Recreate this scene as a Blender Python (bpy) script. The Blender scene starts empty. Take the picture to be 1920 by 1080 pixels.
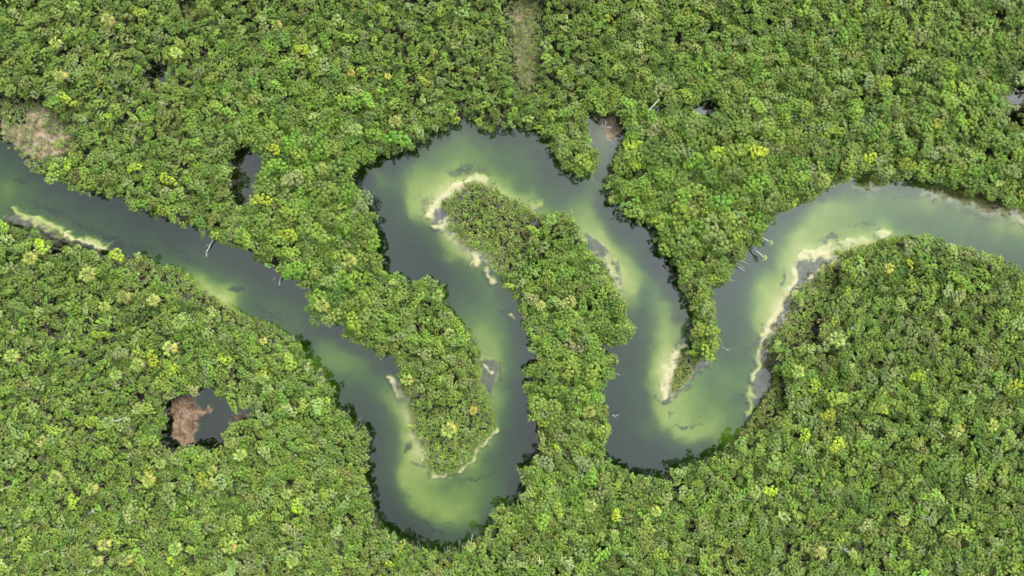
import bpy, math, random
import numpy as np
from mathutils import Vector, Matrix

random.seed(11)
rng = np.random.default_rng(11)
S = 260.0 / 1920.0            # metres on the water plane per photo unit
H = 180.0                     # camera height over the water
scene = bpy.context.scene
COL = scene.collection

def W(px, py, z=0.0):
    """photo unit -> metres, for a point that stands z above the water"""
    k = (H - z) / H
    return ((px - 960.0) * S * k, (540.0 - py) * S * k)

# ------------------------------------------------------------------ outlines of the open (treeless) ground
NORTH = [(-300,170),(-120,215),(0,262),(17,265),(30,274),(43,287),(40,305),(62,323),(95,333),(108,342),(127,347),(128,358),(160,363),(173,367),(212,363),(217,373),(237,387),(260,402),(283,400),(292,410),(308,408),(310,422),(332,428),(347,425),(358,428),(368,423),(377,445),(393,450),(408,457),(427,462),(450,468),(467,470),(468,483),(477,488),(497,500),(517,507),(517,513),(540,523),(563,532),(570,547),(580,563),(577,580),(588,595),(592,605),(610,610),(637,607),(645,608),(643,623),(653,637),(672,645),(697,658),(713,670),(738,672),(743,690),(747,705),(748,727),(755,733),(767,747),(768,763),(770,787),(775,813),(783,823),(793,835),(797,852),(798,875),(807,885),(823,888),(840,888),(857,882),(875,872),(890,853),(895,835),(917,820),(928,807),(930,790),(926,772),(918,750),(910,728),(893,720),(902,710),(903,687),(895,677),(897,663),(890,653),(878,633),(877,608),(865,603),(857,592),(840,570),(832,540),(827,525),(807,520),(798,507),(792,520),(777,525),(770,530),(762,525),(750,507),(740,512),(732,517),(722,508),(717,485),(705,478),(705,465),(715,458),(707,440),(700,408),(693,395),(688,383),(680,370),(677,355),(665,343),(670,333),(685,308),(708,303),(713,292),(743,293),(753,287),(773,278),(802,265),(807,253),(815,247),(840,247),(857,233),(870,225),(885,222),(892,230),(900,240),(925,248),(943,242),(965,242),(977,233),(993,242),(1007,245),(1010,260),(1027,260),(1027,280),(1032,290),(1050,303),(1058,320),(1077,330),(1108,330),(1120,315),(1125,297),(1117,275),(1108,262),(1104,240),(1098,213),(1117,212),(1122,222),(1133,217),(1150,217),(1160,224),(1173,246),(1169,260),(1157,270),(1160,283),(1153,296),(1145,316),(1140,334),(1133,350),(1137,367),(1138,375),(1147,385),(1160,382),(1168,400),(1188,413),(1202,413),(1222,423),(1235,428),(1227,440),(1218,443),(1227,457),(1237,470),(1247,480),(1260,483),(1263,497),(1270,520),(1275,543),(1288,565),(1292,585),(1302,595),(1300,612),(1288,622),(1295,643),(1298,655),(1282,662),(1270,672),(1267,690),(1262,712),(1258,735),(1263,738),(1275,728),(1290,718),(1303,705),(1307,690),(1307,675),(1325,678),(1335,678),(1345,667),(1353,643),(1358,620),(1347,613),(1342,598),(1340,573),(1338,553),(1340,538),(1353,543),(1367,530),(1370,508),(1378,500),(1390,493),(1398,483),(1402,463),(1410,460),(1423,465),(1432,457),(1432,443),(1432,430),(1443,423),(1453,407),(1467,398),(1493,388),(1503,382),(1520,380),(1533,365),(1553,358),(1575,342),(1583,332),(1605,340),(1617,328),(1633,342),(1660,343),(1675,338),(1690,341),(1697,332),(1718,338),(1721,347),(1733,353),(1766,358),(1773,354),(1784,364),(1799,374),(1840,378),(1866,390),(1894,391),(1903,388),(1920,389),(2000,410),(2120,470),(2260,600)]
SOUTH = [(-300,330),(-120,370),(0,412),(10,417),(30,423),(47,430),(67,423),(80,432),(93,443),(117,453),(130,453),(143,460),(160,467),(183,473),(200,477),(215,472),(232,480),(247,480),(260,473),(280,483),(300,498),(315,498),(325,497),(342,503),(355,517),(367,528),(380,538),(393,548),(410,560),(428,570),(443,578),(457,587),(480,593),(495,603),(517,607),(522,618),(547,628),(558,637),(570,658),(580,675),(593,687),(612,693),(615,715),(630,727),(625,747),(630,763),(653,775),(670,792),(685,800),(695,820),(697,842),(690,855),(692,882),(684,890),(692,912),(698,930),(703,955),(703,967),(713,973),(723,987),(737,997),(752,1008),(773,1018),(797,1023),(818,1030),(827,1035),(840,1028),(860,1030),(873,1018),(890,1003),(905,993),(922,980),(920,965),(928,947),(947,945),(970,942),(980,913),(970,898),(973,887),(993,870),(1010,843),(1010,807),(993,777),(987,747),(978,737),(980,723),(990,707),(980,698),(980,688),(985,677),(995,683),(1007,678),(1002,667),(988,660),(995,650),(995,640),(987,622),(977,613),(977,605),(975,590),(970,573),(962,556),(950,547),(937,533),(930,517),(920,500),(918,487),(903,475),(880,468),(860,450),(842,434),(838,417),(837,397),(827,386),(832,373),(860,353),(878,342),(893,338),(910,345),(935,355),(950,368),(977,373),(985,390),(1002,395),(1018,400),(1025,392),(1035,398),(1052,398),(1060,390),(1070,402),(1080,415),(1087,433),(1100,453),(1103,470),(1122,478),(1133,490),(1143,513),(1155,530),(1165,545),(1173,557),(1180,578),(1175,595),(1180,607),(1193,615),(1190,628),(1180,643),(1163,647),(1152,655),(1158,668),(1162,683),(1148,688),(1152,700),(1150,715),(1135,723),(1133,745),(1143,768),(1153,783),(1142,793),(1142,813),(1142,827),(1135,847),(1147,865),(1155,873),(1168,880),(1188,888),(1210,892),(1237,890),(1257,882),(1268,875),(1292,867),(1320,862),(1332,853),(1357,843),(1365,827),(1377,813),(1393,803),(1403,785),(1410,770),(1420,768),(1427,750),(1442,733),(1447,710),(1443,687),(1450,670),(1440,653),(1445,635),(1455,622),(1467,610),(1475,600),(1477,580),(1482,557),(1505,532),(1520,520),(1537,508),(1550,495),(1567,492),(1570,482),(1540,483),(1553,475),(1570,468),(1590,467),(1605,462),(1632,457),(1652,448),(1677,443),(1697,445),(1721,440),(1733,436),(1759,438),(1768,451),(1797,458),(1818,464),(1849,473),(1875,482),(1899,493),(1920,506),(2000,550),(2100,640),(2200,760)]
RIVER = NORTH + SOUTH[::-1]
POND = [(369,740),(382,727),(399,728),(400,750),(410,755),(424,747),(428,765),(471,768),(464,780),(440,792),(419,808),(416,823),(421,833),(393,845),(372,833),(363,830),(344,835),(323,847),(311,819),(313,798),(321,780),(313,768),(317,750),(347,740)]
CREEK = [(467,270),(471,279),(471,290),(495,296),(489,311),(478,329),(471,341),(474,356),(465,373),(464,387),(449,388),(440,366),(437,344),(447,323),(441,302),(452,284)]
POOL = [(291,118),(304,117),(315,130),(309,146),(298,148),(286,157),(281,154),(288,138)]
EDGEPOOL = [(1890,180),(1905,160),(1930,163),(1960,178),(1930,190),(1905,193)]
TINYPOOL = [(1306,190),(1326,188),(1341,205),(1332,216),(1314,214)]
PINKBANK = [(0,200),(22,236),(42,230),(45,190),(74,192),(112,222),(138,256),(130,286),(94,299),(62,303),(43,287),(30,274),(17,265),(0,262)]
GREYSTRIP = [(962,20),(985,-10),(1002,20),(996,60),(1001,110),(998,155),(972,160),(966,80)]
DARKS = [[(1655,140),(1675,135),(1672,150),(1660,152)],[(1880,205),(1905,215),(1915,235),(1892,228)],[(100,460),(118,462),(112,478),(97,476)],[(1222,205),(1240,190),(1246,205),(1230,214)]]
OPEN = [RIVER, POND, CREEK, POOL, EDGEPOOL, TINYPOOL, PINKBANK] + DARKS
SCRUB = [
 ([(827,385),(860,352),(893,338),(950,365),(990,392),(1005,425),(985,470),(965,515),(925,520),(918,490),(880,468),(842,430),(838,400)],'olive'),
 ([(768,745),(800,755),(850,745),(905,690),(932,780),(932,805),(895,840),(880,872),(840,892),(800,888),(797,850),(775,800)],'green'),
 ([(1476,580),(1505,532),(1550,495),(1570,488),(1562,540),(1530,585),(1522,640),(1485,650),(1455,660),(1445,635),(1470,605)],'olive'),
 ([(1268,672),(1305,657),(1309,690),(1275,730),(1256,740),(1262,700)],'olive'),
 ([(215,470),(330,493),(430,568),(520,610),(560,640),(545,650),(500,640),(400,575),(300,525),(230,505)],'olive'),
 ([(945,0),(1015,0),(1025,60),(1010,185),(965,185),(945,90)],'grey'),
 ([(0,185),(45,180),(130,205),(155,300),(70,325),(40,295),(0,264)],'grey'),
 ([(1440,690),(1462,700),(1470,760),(1420,805),(1370,825),(1400,770),(1438,735)],'brown'),
 ([(1560,440),(1660,440),(1700,450),(1640,475),(1575,490),(1545,485)],'green'),
 ([(1715,335),(1780,352),(1860,380),(1840,390),(1780,370),(1720,352)],'brown'),
 ([(345,15),(362,0),(380,0),(378,45),(355,50)],'brown'),
]
# depth soundings of the river (photo units, metres)
SOUND = """0,290,2.2 0,345,1.3 0,375,1.4 40,345,1.7 60,320,2.6 90,350,2.4 30,380,1.6 90,380,2 150,375,2.6 120,400,1.9 130,420,1.9 180,400,2.3 240,400,3 200,430,2.2 260,440,2.4 300,430,3 230,460,2.4 290,470,2.3 350,470,2.4 330,450,2.7 400,480,2.6 440,490,3 380,510,1.9 400,520,1.6 420,520,1.9 470,520,2.8 460,560,2 500,540,2.8 430,558,.5 415,552,.35 395,535,.5 375,522,.8 440,563,.6 455,572,1.7 470,580,2 500,575,2.3 530,560,2.4 560,560,2.8 540,600,2 505,585,1.5 560,600,1.9 580,620,1.7 600,640,1.4 620,620,2.8 640,650,1.5 660,670,1.4 620,670,1.2 600,670,1.3 570,640,2.4 690,680,1.6 720,690,2.7 640,690,1.3 660,700,1.7 690,700,1.8 630,720,2 670,730,2.3 700,710,1.8 730,700,2.1 640,750,2.7 680,770,2.9 710,750,1.6 730,770,1.4 745,770,.65 755,770,.4 762,790,.4 745,800,1.2 720,800,2.6 755,820,.6 740,830,1.6 700,850,3.1 720,880,2.7 745,880,1.7 775,820,.35 780,840,.3 790,860,.25 775,865,.45 760,870,.85 757,890,.75 760,920,.65 750,920,1.1 740,930,2.1 720,930,3.1 720,970,3.3 770,940,.7 780,955,.7 800,920,.8 790,895,.6 800,960,.7 820,920,1 850,910,1.15 840,940,.9 830,970,.7 850,965,.7 880,950,.9 880,920,1.25 900,940,1.4 900,900,1.6 860,892,1 880,880,.9 895,862,.9 905,870,1.3 920,870,1.9 925,840,1.3 940,820,1.9 940,860,2.5 960,820,2.8 950,900,2.3 930,920,1.8 980,830,3.1 970,780,2.9 955,770,1.7 950,790,1.9 760,985,2.4 740,990,3.3 780,980,1.4 800,985,1.4 820,985,.9 840,985,.85 860,980,.9 880,970,1 900,960,1.5 870,1000,1.7 850,1010,1.9 830,1010,2.1 800,1005,2.4 820,1000,1.6 780,1010,3.1 935,720,1.3 945,740,1.4 965,730,2.6 960,700,1.9 940,690,1.1 930,665,.9 910,650,.85 930,640,.95 905,640,.85 890,620,1 920,610,1.25 950,640,1.6 975,650,2.4 960,610,2 900,590,1.5 870,580,1.8 880,560,1.9 920,570,1.6 940,560,1.6 940,590,1.8 860,540,2.3 890,530,1.9 920,540,1.5 800,490,3.3 830,510,3.1 760,480,3.3 740,460,3.2 760,430,2.7 800,450,2 820,470,2.1 850,500,2.1 880,510,1.8 900,500,1.5 870,492,1.3 810,437,1.7 825,440,.55 840,450,.25 850,455,.22 870,465,.2 885,475,.2 870,480,.5 850,475,.7 835,465,.85 895,490,.3 720,420,3.1 740,400,2.1 760,420,2.1 770,405,.8 780,395,.6 765,385,.9 755,390,1.4 730,380,2.5 700,370,2.8 750,360,1.4 770,350,.85 785,370,.6 795,385,.5 800,400,.3 810,360,.4 825,355,.25 790,350,.7 800,330,.9 820,320,.95 780,320,1.1 760,330,1.4 740,330,2.1 720,340,1.8 712,350,1.6 702,320,1 697,345,1.6 685,335,3 720,310,2.1 750,305,2.3 780,300,1.7 820,290,1.4 860,260,1.5 880,250,1.8 850,280,1.4 860,310,1 840,310,1 880,300,1.3 900,270,1.7 920,290,1.9 950,280,2.3 930,320,1.5 945,330,1.8 920,335,.8 930,343,.4 950,352,.5 970,362,.6 985,374,.8 960,342,1.2 980,350,1.9 1000,310,2.5 1000,360,2.3 1020,300,2.7 1050,340,2.4 1100,345,2.5 1000,387,.9 1020,380,1.9 1050,385,2 1080,380,1.4 1060,365,2.1 1100,390,1 1110,370,1.8 1120,400,1.2 1130,380,2.4 1105,415,.8 1120,430,.7 1140,420,2.1 1160,430,2.7 1200,440,3 1130,440,.6 1150,460,.8 1170,460,1.7 1180,440,2.7 1142,470,.4 1160,480,.55 1175,490,.8 1190,480,1.7 1210,490,2.3 1160,500,.4 1170,515,.4 1185,510,.65 1200,510,1.1 1220,520,1.5 1240,510,2.6 1240,540,1.6 1172,535,.4 1177,550,.5 1190,540,.9 1205,545,1.7 1210,570,1.8 1190,580,1.4 1200,600,2.5 1230,560,1.5 1250,570,1 1270,580,1.3 1260,550,1.9 1240,590,1.2 1250,600,.9 1260,620,.8 1270,640,.8 1245,630,.7 1255,640,.6 1230,640,1.2 1210,650,2.3 1190,660,2.9 1240,660,.6 1255,665,.35 1245,680,.35 1250,690,.12 1255,700,.05 1240,700,.35 1230,690,.7 1215,700,1.4 1200,710,2.3 1225,720,.45 1235,725,.25 1245,730,.08 1240,745,.35 1225,740,.75 1210,740,1.8 1180,760,3 1180,820,3.2 1200,850,3.2 1215,770,2 1240,765,.7 1260,762,.7 1235,790,.7 1250,800,.65 1270,790,.75 1225,780,1.3 1223,800,1.5 1290,760,.9 1290,740,.8 1280,780,.7 1300,725,1.1 1320,710,1.4 1330,760,1.4 1310,790,1.1 1340,790,1.1 1290,810,.7 1300,825,.7 1270,820,.9 1250,820,1.8 1320,815,.8 1340,810,.95 1360,790,1.2 1280,850,2.4 1240,850,3 1320,840,1.9 1350,830,1.4 1380,780,1.5 1390,750,1.8 1370,740,1.5 1350,730,1.5 1340,700,1.5 1370,700,1.4 1395,730,1.3 1410,710,1.4 1360,650,2.4 1380,620,2.5 1370,580,2.8 1385,550,2.8 1400,600,1.9 1400,650,1.7 1400,680,1.6 1420,590,.8 1425,620,.75 1415,560,1.2 1430,570,.6 1440,590,.5 1440,610,.4 1450,570,.3 1455,595,.12 1465,575,.08 1475,550,.08 1485,530,.06 1480,515,.25 1465,530,.45 1450,545,.5 1430,545,.8 1410,530,2 1400,510,2.8 1430,515,1.4 1450,510,.9 1440,490,2.1 1420,490,2.9 1465,490,.8 1475,475,.6 1485,460,.6 1480,480,.7 1470,450,1.3 1450,440,3 1490,440,.7 1500,430,.6 1520,430,.7 1510,450,.5 1530,450,.6 1500,470,.3 1520,468,.2 1540,462,.2 1555,452,.3 1480,410,2.7 1500,400,2.1 1515,405,.8 1530,390,.75 1550,380,.8 1540,410,.75 1560,400,.8 1580,380,.9 1550,430,.8 1580,420,.9 1590,448,.7 1600,440,.9 1610,450,.3 1620,450,.4 1600,400,1 1620,380,1.1 1570,365,1.5 1540,370,2.4 1600,360,1.7 1620,350,.6 1640,348,.45 1655,348,.5 1630,400,1.2 1640,425,1.5 1660,390,1.4 1655,438,.4 1680,420,1.8 1700,400,1.7 1720,370,1.2 1700,362,1 1690,350,1.9 1705,345,1.9 1735,362,.45 1750,368,.6 1770,366,.4 1800,380,.5 1830,385,.4 1845,395,.4 1860,400,.2 1880,397,.1 1895,402,.15 1875,410,.4 1900,415,.4 1915,420,.5 1760,400,1.5 1800,410,1.4 1840,420,1.4 1750,430,1.9 1800,440,1.8 1850,450,1.7 1900,450,1.8 1900,480,1.8 1860,430,1.3 1115,225,.5 1120,250,.5 1140,250,.25 1125,280,.6 1140,290,.6 1130,310,.7 1128,330,1 -200,290,2.2 2050,480,2 385,760,1.3 400,790,1.8 395,830,2 450,772,.5 455,365,1 460,290,.9 300,135,1.2 1905,178,.7 1320,200,.5 1665,145,.6 1900,220,.8"""
SOUND = np.array([[float(v) for v in q.split(',')] for q in SOUND.split()])
_m = (SOUND[:, 0] > 860) & (SOUND[:, 1] < 480) & (SOUND[:, 2] > 1.2); SOUND[_m, 2] = 1.2 + (SOUND[_m, 2] - 1.2) * .55
_m = (abs(SOUND[:, 0] - 820) < 85) & (SOUND[:, 1] > 890) & (SOUND[:, 2] < 1.2); SOUND[_m, 2] *= 1.25
MUD = [
 ([(1493,490),(1508,482),(1523,487),(1540,483),(1567,488),(1548,497),(1532,510),(1520,518),(1503,532),(1482,557),(1477,580),(1474,595),(1467,612),(1450,624),(1453,603),(1462,590),(1472,562),(1480,548),(1490,532),(1496,513)],.2),
 ([(1427,637),(1443,633),(1438,648),(1447,667),(1443,680),(1448,702),(1442,737),(1425,752),(1408,765),(1413,717),(1423,693),(1430,660)],.16),
 ([(807,398),(815,390),(835,393),(839,410),(826,420),(813,418)],.07),
 ([(1097,435),(1110,442),(1135,463),(1131,478),(1122,482),(1101,470)],.25),
 ([(1133,490),(1140,492),(1150,510),(1160,530),(1168,545),(1163,546),(1150,525)],.10),
 ([(898,668),(913,670),(930,680),(934,702),(928,722),(922,745),(910,727),(901,710),(903,690)],.3),
 ([(1307,673),(1330,680),(1330,690),(1308,703),(1287,720),(1272,732),(1262,752),(1248,756),(1245,746),(1260,738),(1298,727),(1288,718)],.22),
 ([(818,853),(857,845),(852,858),(837,877),(816,867)],.02),
 ([(0,403),(33,403),(60,415),(85,428),(110,442),(135,454),(117,456),(90,445),(67,426),(40,427),(0,415)],.12),
 ([(1288,598),(1303,597),(1300,614),(1287,622)],.05),
 ([(903,832),(918,815),(922,822),(908,838)],.06),
 ([(902,476),(918,488),(920,498),(910,496),(900,486)],.10),
]
# lines of sand near or above the surface: points, half width (photo units), depth (negative stands clear)
SANDLINES = [
 ([(20,392),(45,402),(70,416),(100,430),(125,443)],4.5,.22),
 ([(120,441),(150,454),(172,462),(193,467)],4.5,-.06),
 ([(150,448),(172,455),(190,461)],6,.2),
 ([(800,408),(805,400),(815,385),(822,372),(835,362),(850,354),(862,347),(875,341)],4,-.07),
 ([(885,335),(910,340)],6,.12),
 ([(815,425),(825,428),(836,421)],4.5,.03),
 ([(888,478),(893,494)],4.5,-.02),
 ([(914,503),(920,520),(926,532)],4,.1),
 ([(962,591),(968,597)],3.5,.05),
 ([(1246,740),(1250,728),(1255,715),(1258,700),(1263,685),(1266,670)],6,-.1),
 ([(1262,672),(1268,660),(1276,652),(1288,648)],3,-.02),
 ([(1438,618),(1450,604),(1459,588),(1467,570),(1474,556),(1485,540),(1491,524),(1492,508)],4,-.06),
 ([(1427,636),(1438,628),(1446,624)],5,.0),
 ([(1416,712),(1420,690),(1424,666),(1427,648)],4,.18),
 ([(1506,478),(1524,476),(1540,470),(1556,460)],3.6,.10),
 ([(1520,487),(1535,482),(1548,474)],2.5,-.03),
 ([(1578,458),(1592,455),(1608,453),(1625,455)],4,.16),
 ([(1650,443),(1662,441)],5,.06),
 ([(1733,358),(1752,364),(1770,364)],4.5,.08),
 ([(1780,370),(1800,377),(1825,382),(1845,390),(1862,396)],5.5,.1),
 ([(1862,396),(1880,396),(1896,398)],7,-.05),
 ([(1896,398),(1908,406),(1918,416),(1940,430)],4.5,.04),
 ([(1612,348),(1630,344),(1655,346)],5,.25),
 ([(733,710),(740,724),(748,736)],7,-.05),
 ([(797,850),(798,868),(797,876)],3,.05),
 ([(800,882),(815,890),(835,893),(855,887),(870,877),(885,863),(894,846),(905,833),(922,818),(929,805)],3,.16),
 ([(905,686),(914,694),(922,698)],3,.04),
 ([(1405,775),(1410,762),(1404,740),(1403,725)],3.5,.35),
 ([(1000,386),(1010,382)],5,.4),
]
WEED = [(868,318,26,11,-10,1.),(800,378,9,22,25,.5),(440,546,13,5,12,1.3),(765,838,7,9,0,1.2),(1252,752,9,8,0,1.3),(1270,600,14,18,0,.55),(1558,447,24,8,-15,.8),(88,392,50,8,22,.8),(150,425,35,8,25,.8),(195,447,26,6,10,1.),(212,462,16,9,-35,1.),(500,588,38,14,25,.7),(560,655,10,30,-20,.6),(925,515,14,14,0,.3),(770,935,5,2,0,.8),(830,985,30,4,10,.5),(800,990,40,7,28,.8),(890,900,40,5,-15,.7),(1290,800,32,3,-4,.9),(1262,780,4,8,10,.8),(1420,640,16,14,0,.6),(1405,660,12,25,0,.4),(1620,420,40,7,-6,.45),(1700,368,45,6,8,.4),(1830,402,40,6,14,.5),(1640,358,30,5,0,.5),(900,320,18,9,10,.7),(935,700,6,26,-5,.6),(790,390,6,6,0,.5),(750,720,8,10,30,.5),(330,475,60,10,30,.6),(250,462,30,8,10,.6),(700,700,40,6,15,.3),(45,330,10,6,0,.8),(28,338,14,6,0,.8),(945,585,12,12,0,.6),(1468,520,3,18,8,1.1),(1155,500,4,22,-20,.9),(1130,468,20,3,45,.8)]
BROWN = [([(317,750),(347,740),(367,742),(368,760),(378,770),(386,758),(395,772),(380,785),(366,791),(374,797),(366,815),(363,833),(345,836),(318,822),(324,792),(320,775)],1.),
 ([(433,778),(455,772),(462,779),(437,793),(425,806)],.8), (PINKBANK,.85), ([(1130,217),(1152,216),(1166,247),(1150,266),(1136,262)],.75), (GREYSTRIP,.8)]

# ------------------------------------------------------------------ field helpers
def seg_dist(P, segs):
    """least distance from P (n,2) to the segments (m,4)"""
    out = np.full(len(P), 1e9, np.float32)
    a = segs[:, :2].astype(np.float32); b = segs[:, 2:].astype(np.float32)
    d = b - a; L = np.maximum((d * d).sum(1), 1e-9)
    for i in range(0, len(P), 6000):
        q = P[i:i+6000].astype(np.float32)
        rx = q[:, None, 0] - a[None, :, 0]; ry = q[:, None, 1] - a[None, :, 1]
        t = np.clip((rx * d[:, 0] + ry * d[:, 1]) / L, 0, 1)
        rx -= t * d[:, 0]; ry -= t * d[:, 1]
        out[i:i+6000] = np.sqrt((rx * rx + ry * ry).min(1))
    return out

def ring(poly):
    a = np.array(poly, float); return np.hstack([a, np.roll(a, -1, 0)])
def chain(line):
    a = np.array(line, float); return np.hstack([a[:-1], a[1:]])

def inside(P, poly):
    x, y = P[:, 0], P[:, 1]; c = np.zeros(len(P), bool)
    n = len(poly); j = n - 1
    for i in range(n):
        xi, yi = poly[i]; xj, yj = poly[j]
        if yi != yj:
            m = ((yi > y) != (yj > y))
            c ^= m & (x < (xj - xi) * (y - yi) / (yj - yi) + xi)
        j = i
    return c

_tab = rng.random((256, 256)).astype(np.float32)
def vnoise(x, y):
    xi = np.floor(x).astype(int); yi = np.floor(y).astype(int)
    fx = x - xi; fy = y - yi
    fx = fx * fx * (3 - 2 * fx); fy = fy * fy * (3 - 2 * fy)
    t = lambda a, b: _tab[a & 255, b & 255]
    return (t(xi, yi) * (1 - fx) + t(xi + 1, yi) * fx) * (1 - fy) + (t(xi, yi + 1) * (1 - fx) + t(xi + 1, yi + 1) * fx) * fy
def fbm(x, y, o=4):
    v = 0; a = .5; s = 0
    for k in range(o):
        v = v + a * vnoise(x * 2 ** k + 17.3 * k, y * 2 ** k - 9.1 * k); s += a; a *= .5
    return v / s

# signed distance to the open ground, on a lattice of 4 units (negative inside it)
GX0, GY0, GS = -330, -260, 4
gx = np.arange(GX0, 2260, GS); gy = np.arange(GY0, 1350, GS)
GP = np.stack(np.meshgrid(gx, gy), -1).reshape(-1, 2).astype(np.float32)
sd = None
for poly in OPEN:
    if poly is RIVER:
        d = seg_dist(GP, np.vstack([chain(NORTH), chain(SOUTH)]))
    else:
        d = seg_dist(GP, ring(poly))
    d = np.where(inside(GP, poly), -d, d)
    if poly is RIVER: SDR = d.reshape(len(gy), len(gx)).copy()
    sd = d if sd is None else np.minimum(sd, d)
SD = sd.reshape(len(gy), len(gx))
d = None
# depth by a radial interpolation of the soundings
C = SOUND[:, :2]; n = len(C)
R = np.sqrt(((C[:, None] - C[None]) ** 2).sum(-1))
A = np.zeros((n + 1, n + 1)); A[:n, :n] = R + np.eye(n) * -1.5; A[:n, n] = 1; A[n, :n] = 1
wgt = np.linalg.solve(A, np.append(SOUND[:, 2], 0))
DEP = np.empty(len(GP), np.float32)
for i in range(0, len(GP), 8000):
    q = GP[i:i+8000]
    r = np.sqrt((q[:, None, 0] - C[None, :, 0]) ** 2 + (q[:, None, 1] - C[None, :, 1]) ** 2)
    DEP[i:i+8000] = r @ wgt[:n] + wgt[n]
t_ = np.clip((DEP - .6) / 1.8, 0, 1)
DEP = np.where((DEP > .6) & (DEP < 2.4), .45 * DEP + .55 * (.6 + 1.8 * t_ * t_ * (3 - 2 * t_)), DEP)   # steeper lee faces on the shoals
DEP = np.clip(DEP * .97, .05, 3.2).reshape(len(gy), len(gx))

def samp(F, px, py):
    u = np.clip((px - GX0) / GS, 0, F.shape[1] - 1.001); v = np.clip((py - GY0) / GS, 0, F.shape[0] - 1.001)
    i = u.astype(int); j = v.astype(int); fu = u - i; fv = v - j
    return (F[j, i] * (1 - fu) + F[j, i + 1] * fu) * (1 - fv) + (F[j + 1, i] * (1 - fu) + F[j + 1, i + 1] * fu) * fv
def sstep(a, b, x):
    t = np.clip((x - a) / (b - a), 0, 1); return t * t * (3 - 2 * t)

# ------------------------------------------------------------------ mesh / node helpers
def mesh_np(name, V, F, mat=None, smooth=False):
    """V (n,3), F (m,k) with one k for every face"""
    V = np.asarray(V, np.float32); F = np.asarray(F, np.int32)
    me = bpy.data.meshes.new(name)
    me.vertices.add(len(V)); me.vertices.foreach_set('co', V.ravel())
    k = F.shape[1]
    me.loops.add(F.size); me.loops.foreach_set('vertex_index', F.ravel())
    me.polygons.add(len(F)); me.polygons.foreach_set('loop_start', np.arange(0, F.size, k, dtype=np.int32))
    me.polygons.foreach_set('use_smooth', np.full(len(F), smooth, bool))
    me.update(calc_edges=True)
    if mat: me.materials.append(mat)
    return me
def attr(me, name, typ, dom, data):
    a = me.attributes.new(name, typ, dom)
    a.data.foreach_set({'FLOAT': 'value', 'INT': 'value', 'FLOAT_VECTOR': 'vector', 'FLOAT_COLOR': 'color'}[typ], np.ascontiguousarray(data, np.int32 if typ == 'INT' else np.float32).ravel())
def link(name, data, parent=None, loc=(0,0,0), **props):
    o = bpy.data.objects.new(name, data); COL.objects.link(o); o.location = loc
    if parent: o.parent = parent
    for k, v in props.items(): o[k] = v
    return o

class N:
    """tiny node graph writer"""
    def __init__(s, mat):
        s.t = mat.node_tree; s.n = s.t.nodes; s.l = s.t.links
    def add(s, typ, **kw):
        nd = s.n.new(typ)
        for k, v in kw.items():
            if k.startswith('i_'):
                key = k[2:]; key = int(key) if key.isdigit() else key.replace('_', ' ')
                if isinstance(v, bpy.types.NodeSocket): s.l.new(v, nd.inputs[key])
                else: nd.inputs[key].default_value = v
            else: setattr(nd, k, v)
        return nd
def new_mat(name):
    m = bpy.data.materials.new(name); m.use_nodes = True
    m.node_tree.nodes.clear(); return m, N(m)
def math_(g, op, a, b=0.0, clamp=False):
    return g.add('ShaderNodeMath', operation=op, i_0=a, i_1=b, use_clamp=clamp).outputs[0]
def mixc(g, f, a, b, mode='MIX'):
    nd = g.add('ShaderNodeMix', data_type='RGBA', blend_type=mode)
    for key, v in (('Factor', f), ('A', a), ('B', b)):
        sock = [i for i in nd.inputs if i.name == key and (i.type == ('VALUE' if key == 'Factor' else 'RGBA'))][0]
        if isinstance(v, bpy.types.NodeSocket): g.l.new(v, sock)
        else: sock.default_value = v
    return [o for o in nd.outputs if o.type == 'RGBA'][0]
def ramp(g, f, a, b):
    return g.add('ShaderNodeMapRange', i_Value=f, i_From_Min=a, i_From_Max=b).outputs[0]

# ------------------------------------------------------------------ materials
def leaf_material(name, trans=.3, rough=.45, spec=.35):
    m, g = new_mat(name)
    tint = g.add('ShaderNodeAttribute', attribute_type='INSTANCER', attribute_name='tint')
    var = g.add('ShaderNodeAttribute', attribute_type='GEOMETRY', attribute_name='var')
    f = ramp(g, var.outputs['Fac'], 0, 1)
    sc = g.add('ShaderNodeMapRange', i_Value=f, i_To_Min=1.05, i_To_Max=2.25).outputs[0]
    c = g.add('ShaderNodeVectorMath', operation='SCALE', i_0=tint.outputs['Color'], i_Scale=sc).outputs[0]
    geo = g.add('ShaderNodeNewGeometry')
    nz = g.add('ShaderNodeTexNoise', i_Vector=geo.outputs['Position'], i_Scale=.9, i_Detail=2.0)
    warm = mixc(g, ramp(g, nz.outputs[0], .45, .75), (1, 1, 1, 1), (1.18, 1.05, .85, 1))
    c = mixc(g, 1.0, c, warm, 'MULTIPLY')
    p = g.add('ShaderNodeBsdfPrincipled', i_Base_Color=c, i_Roughness=rough)
    p.inputs['Specular IOR Level'].default_value = spec
    tc = mixc(g, 1.0, c, (1.25, 1.25, .5, 1), 'MULTIPLY')
    tr = g.add('ShaderNodeBsdfTranslucent', i_Color=tc)
    mx = g.add('ShaderNodeMixShader', i_0=trans, i_1=p.outputs[0], i_2=tr.outputs[0])
    o = g.add('ShaderNodeOutputMaterial', i_Surface=mx.outputs[0])
    return m
M_leaf = leaf_material('leaves')
M_frond = leaf_material('palm_fronds', .25, .4, .5)

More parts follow.
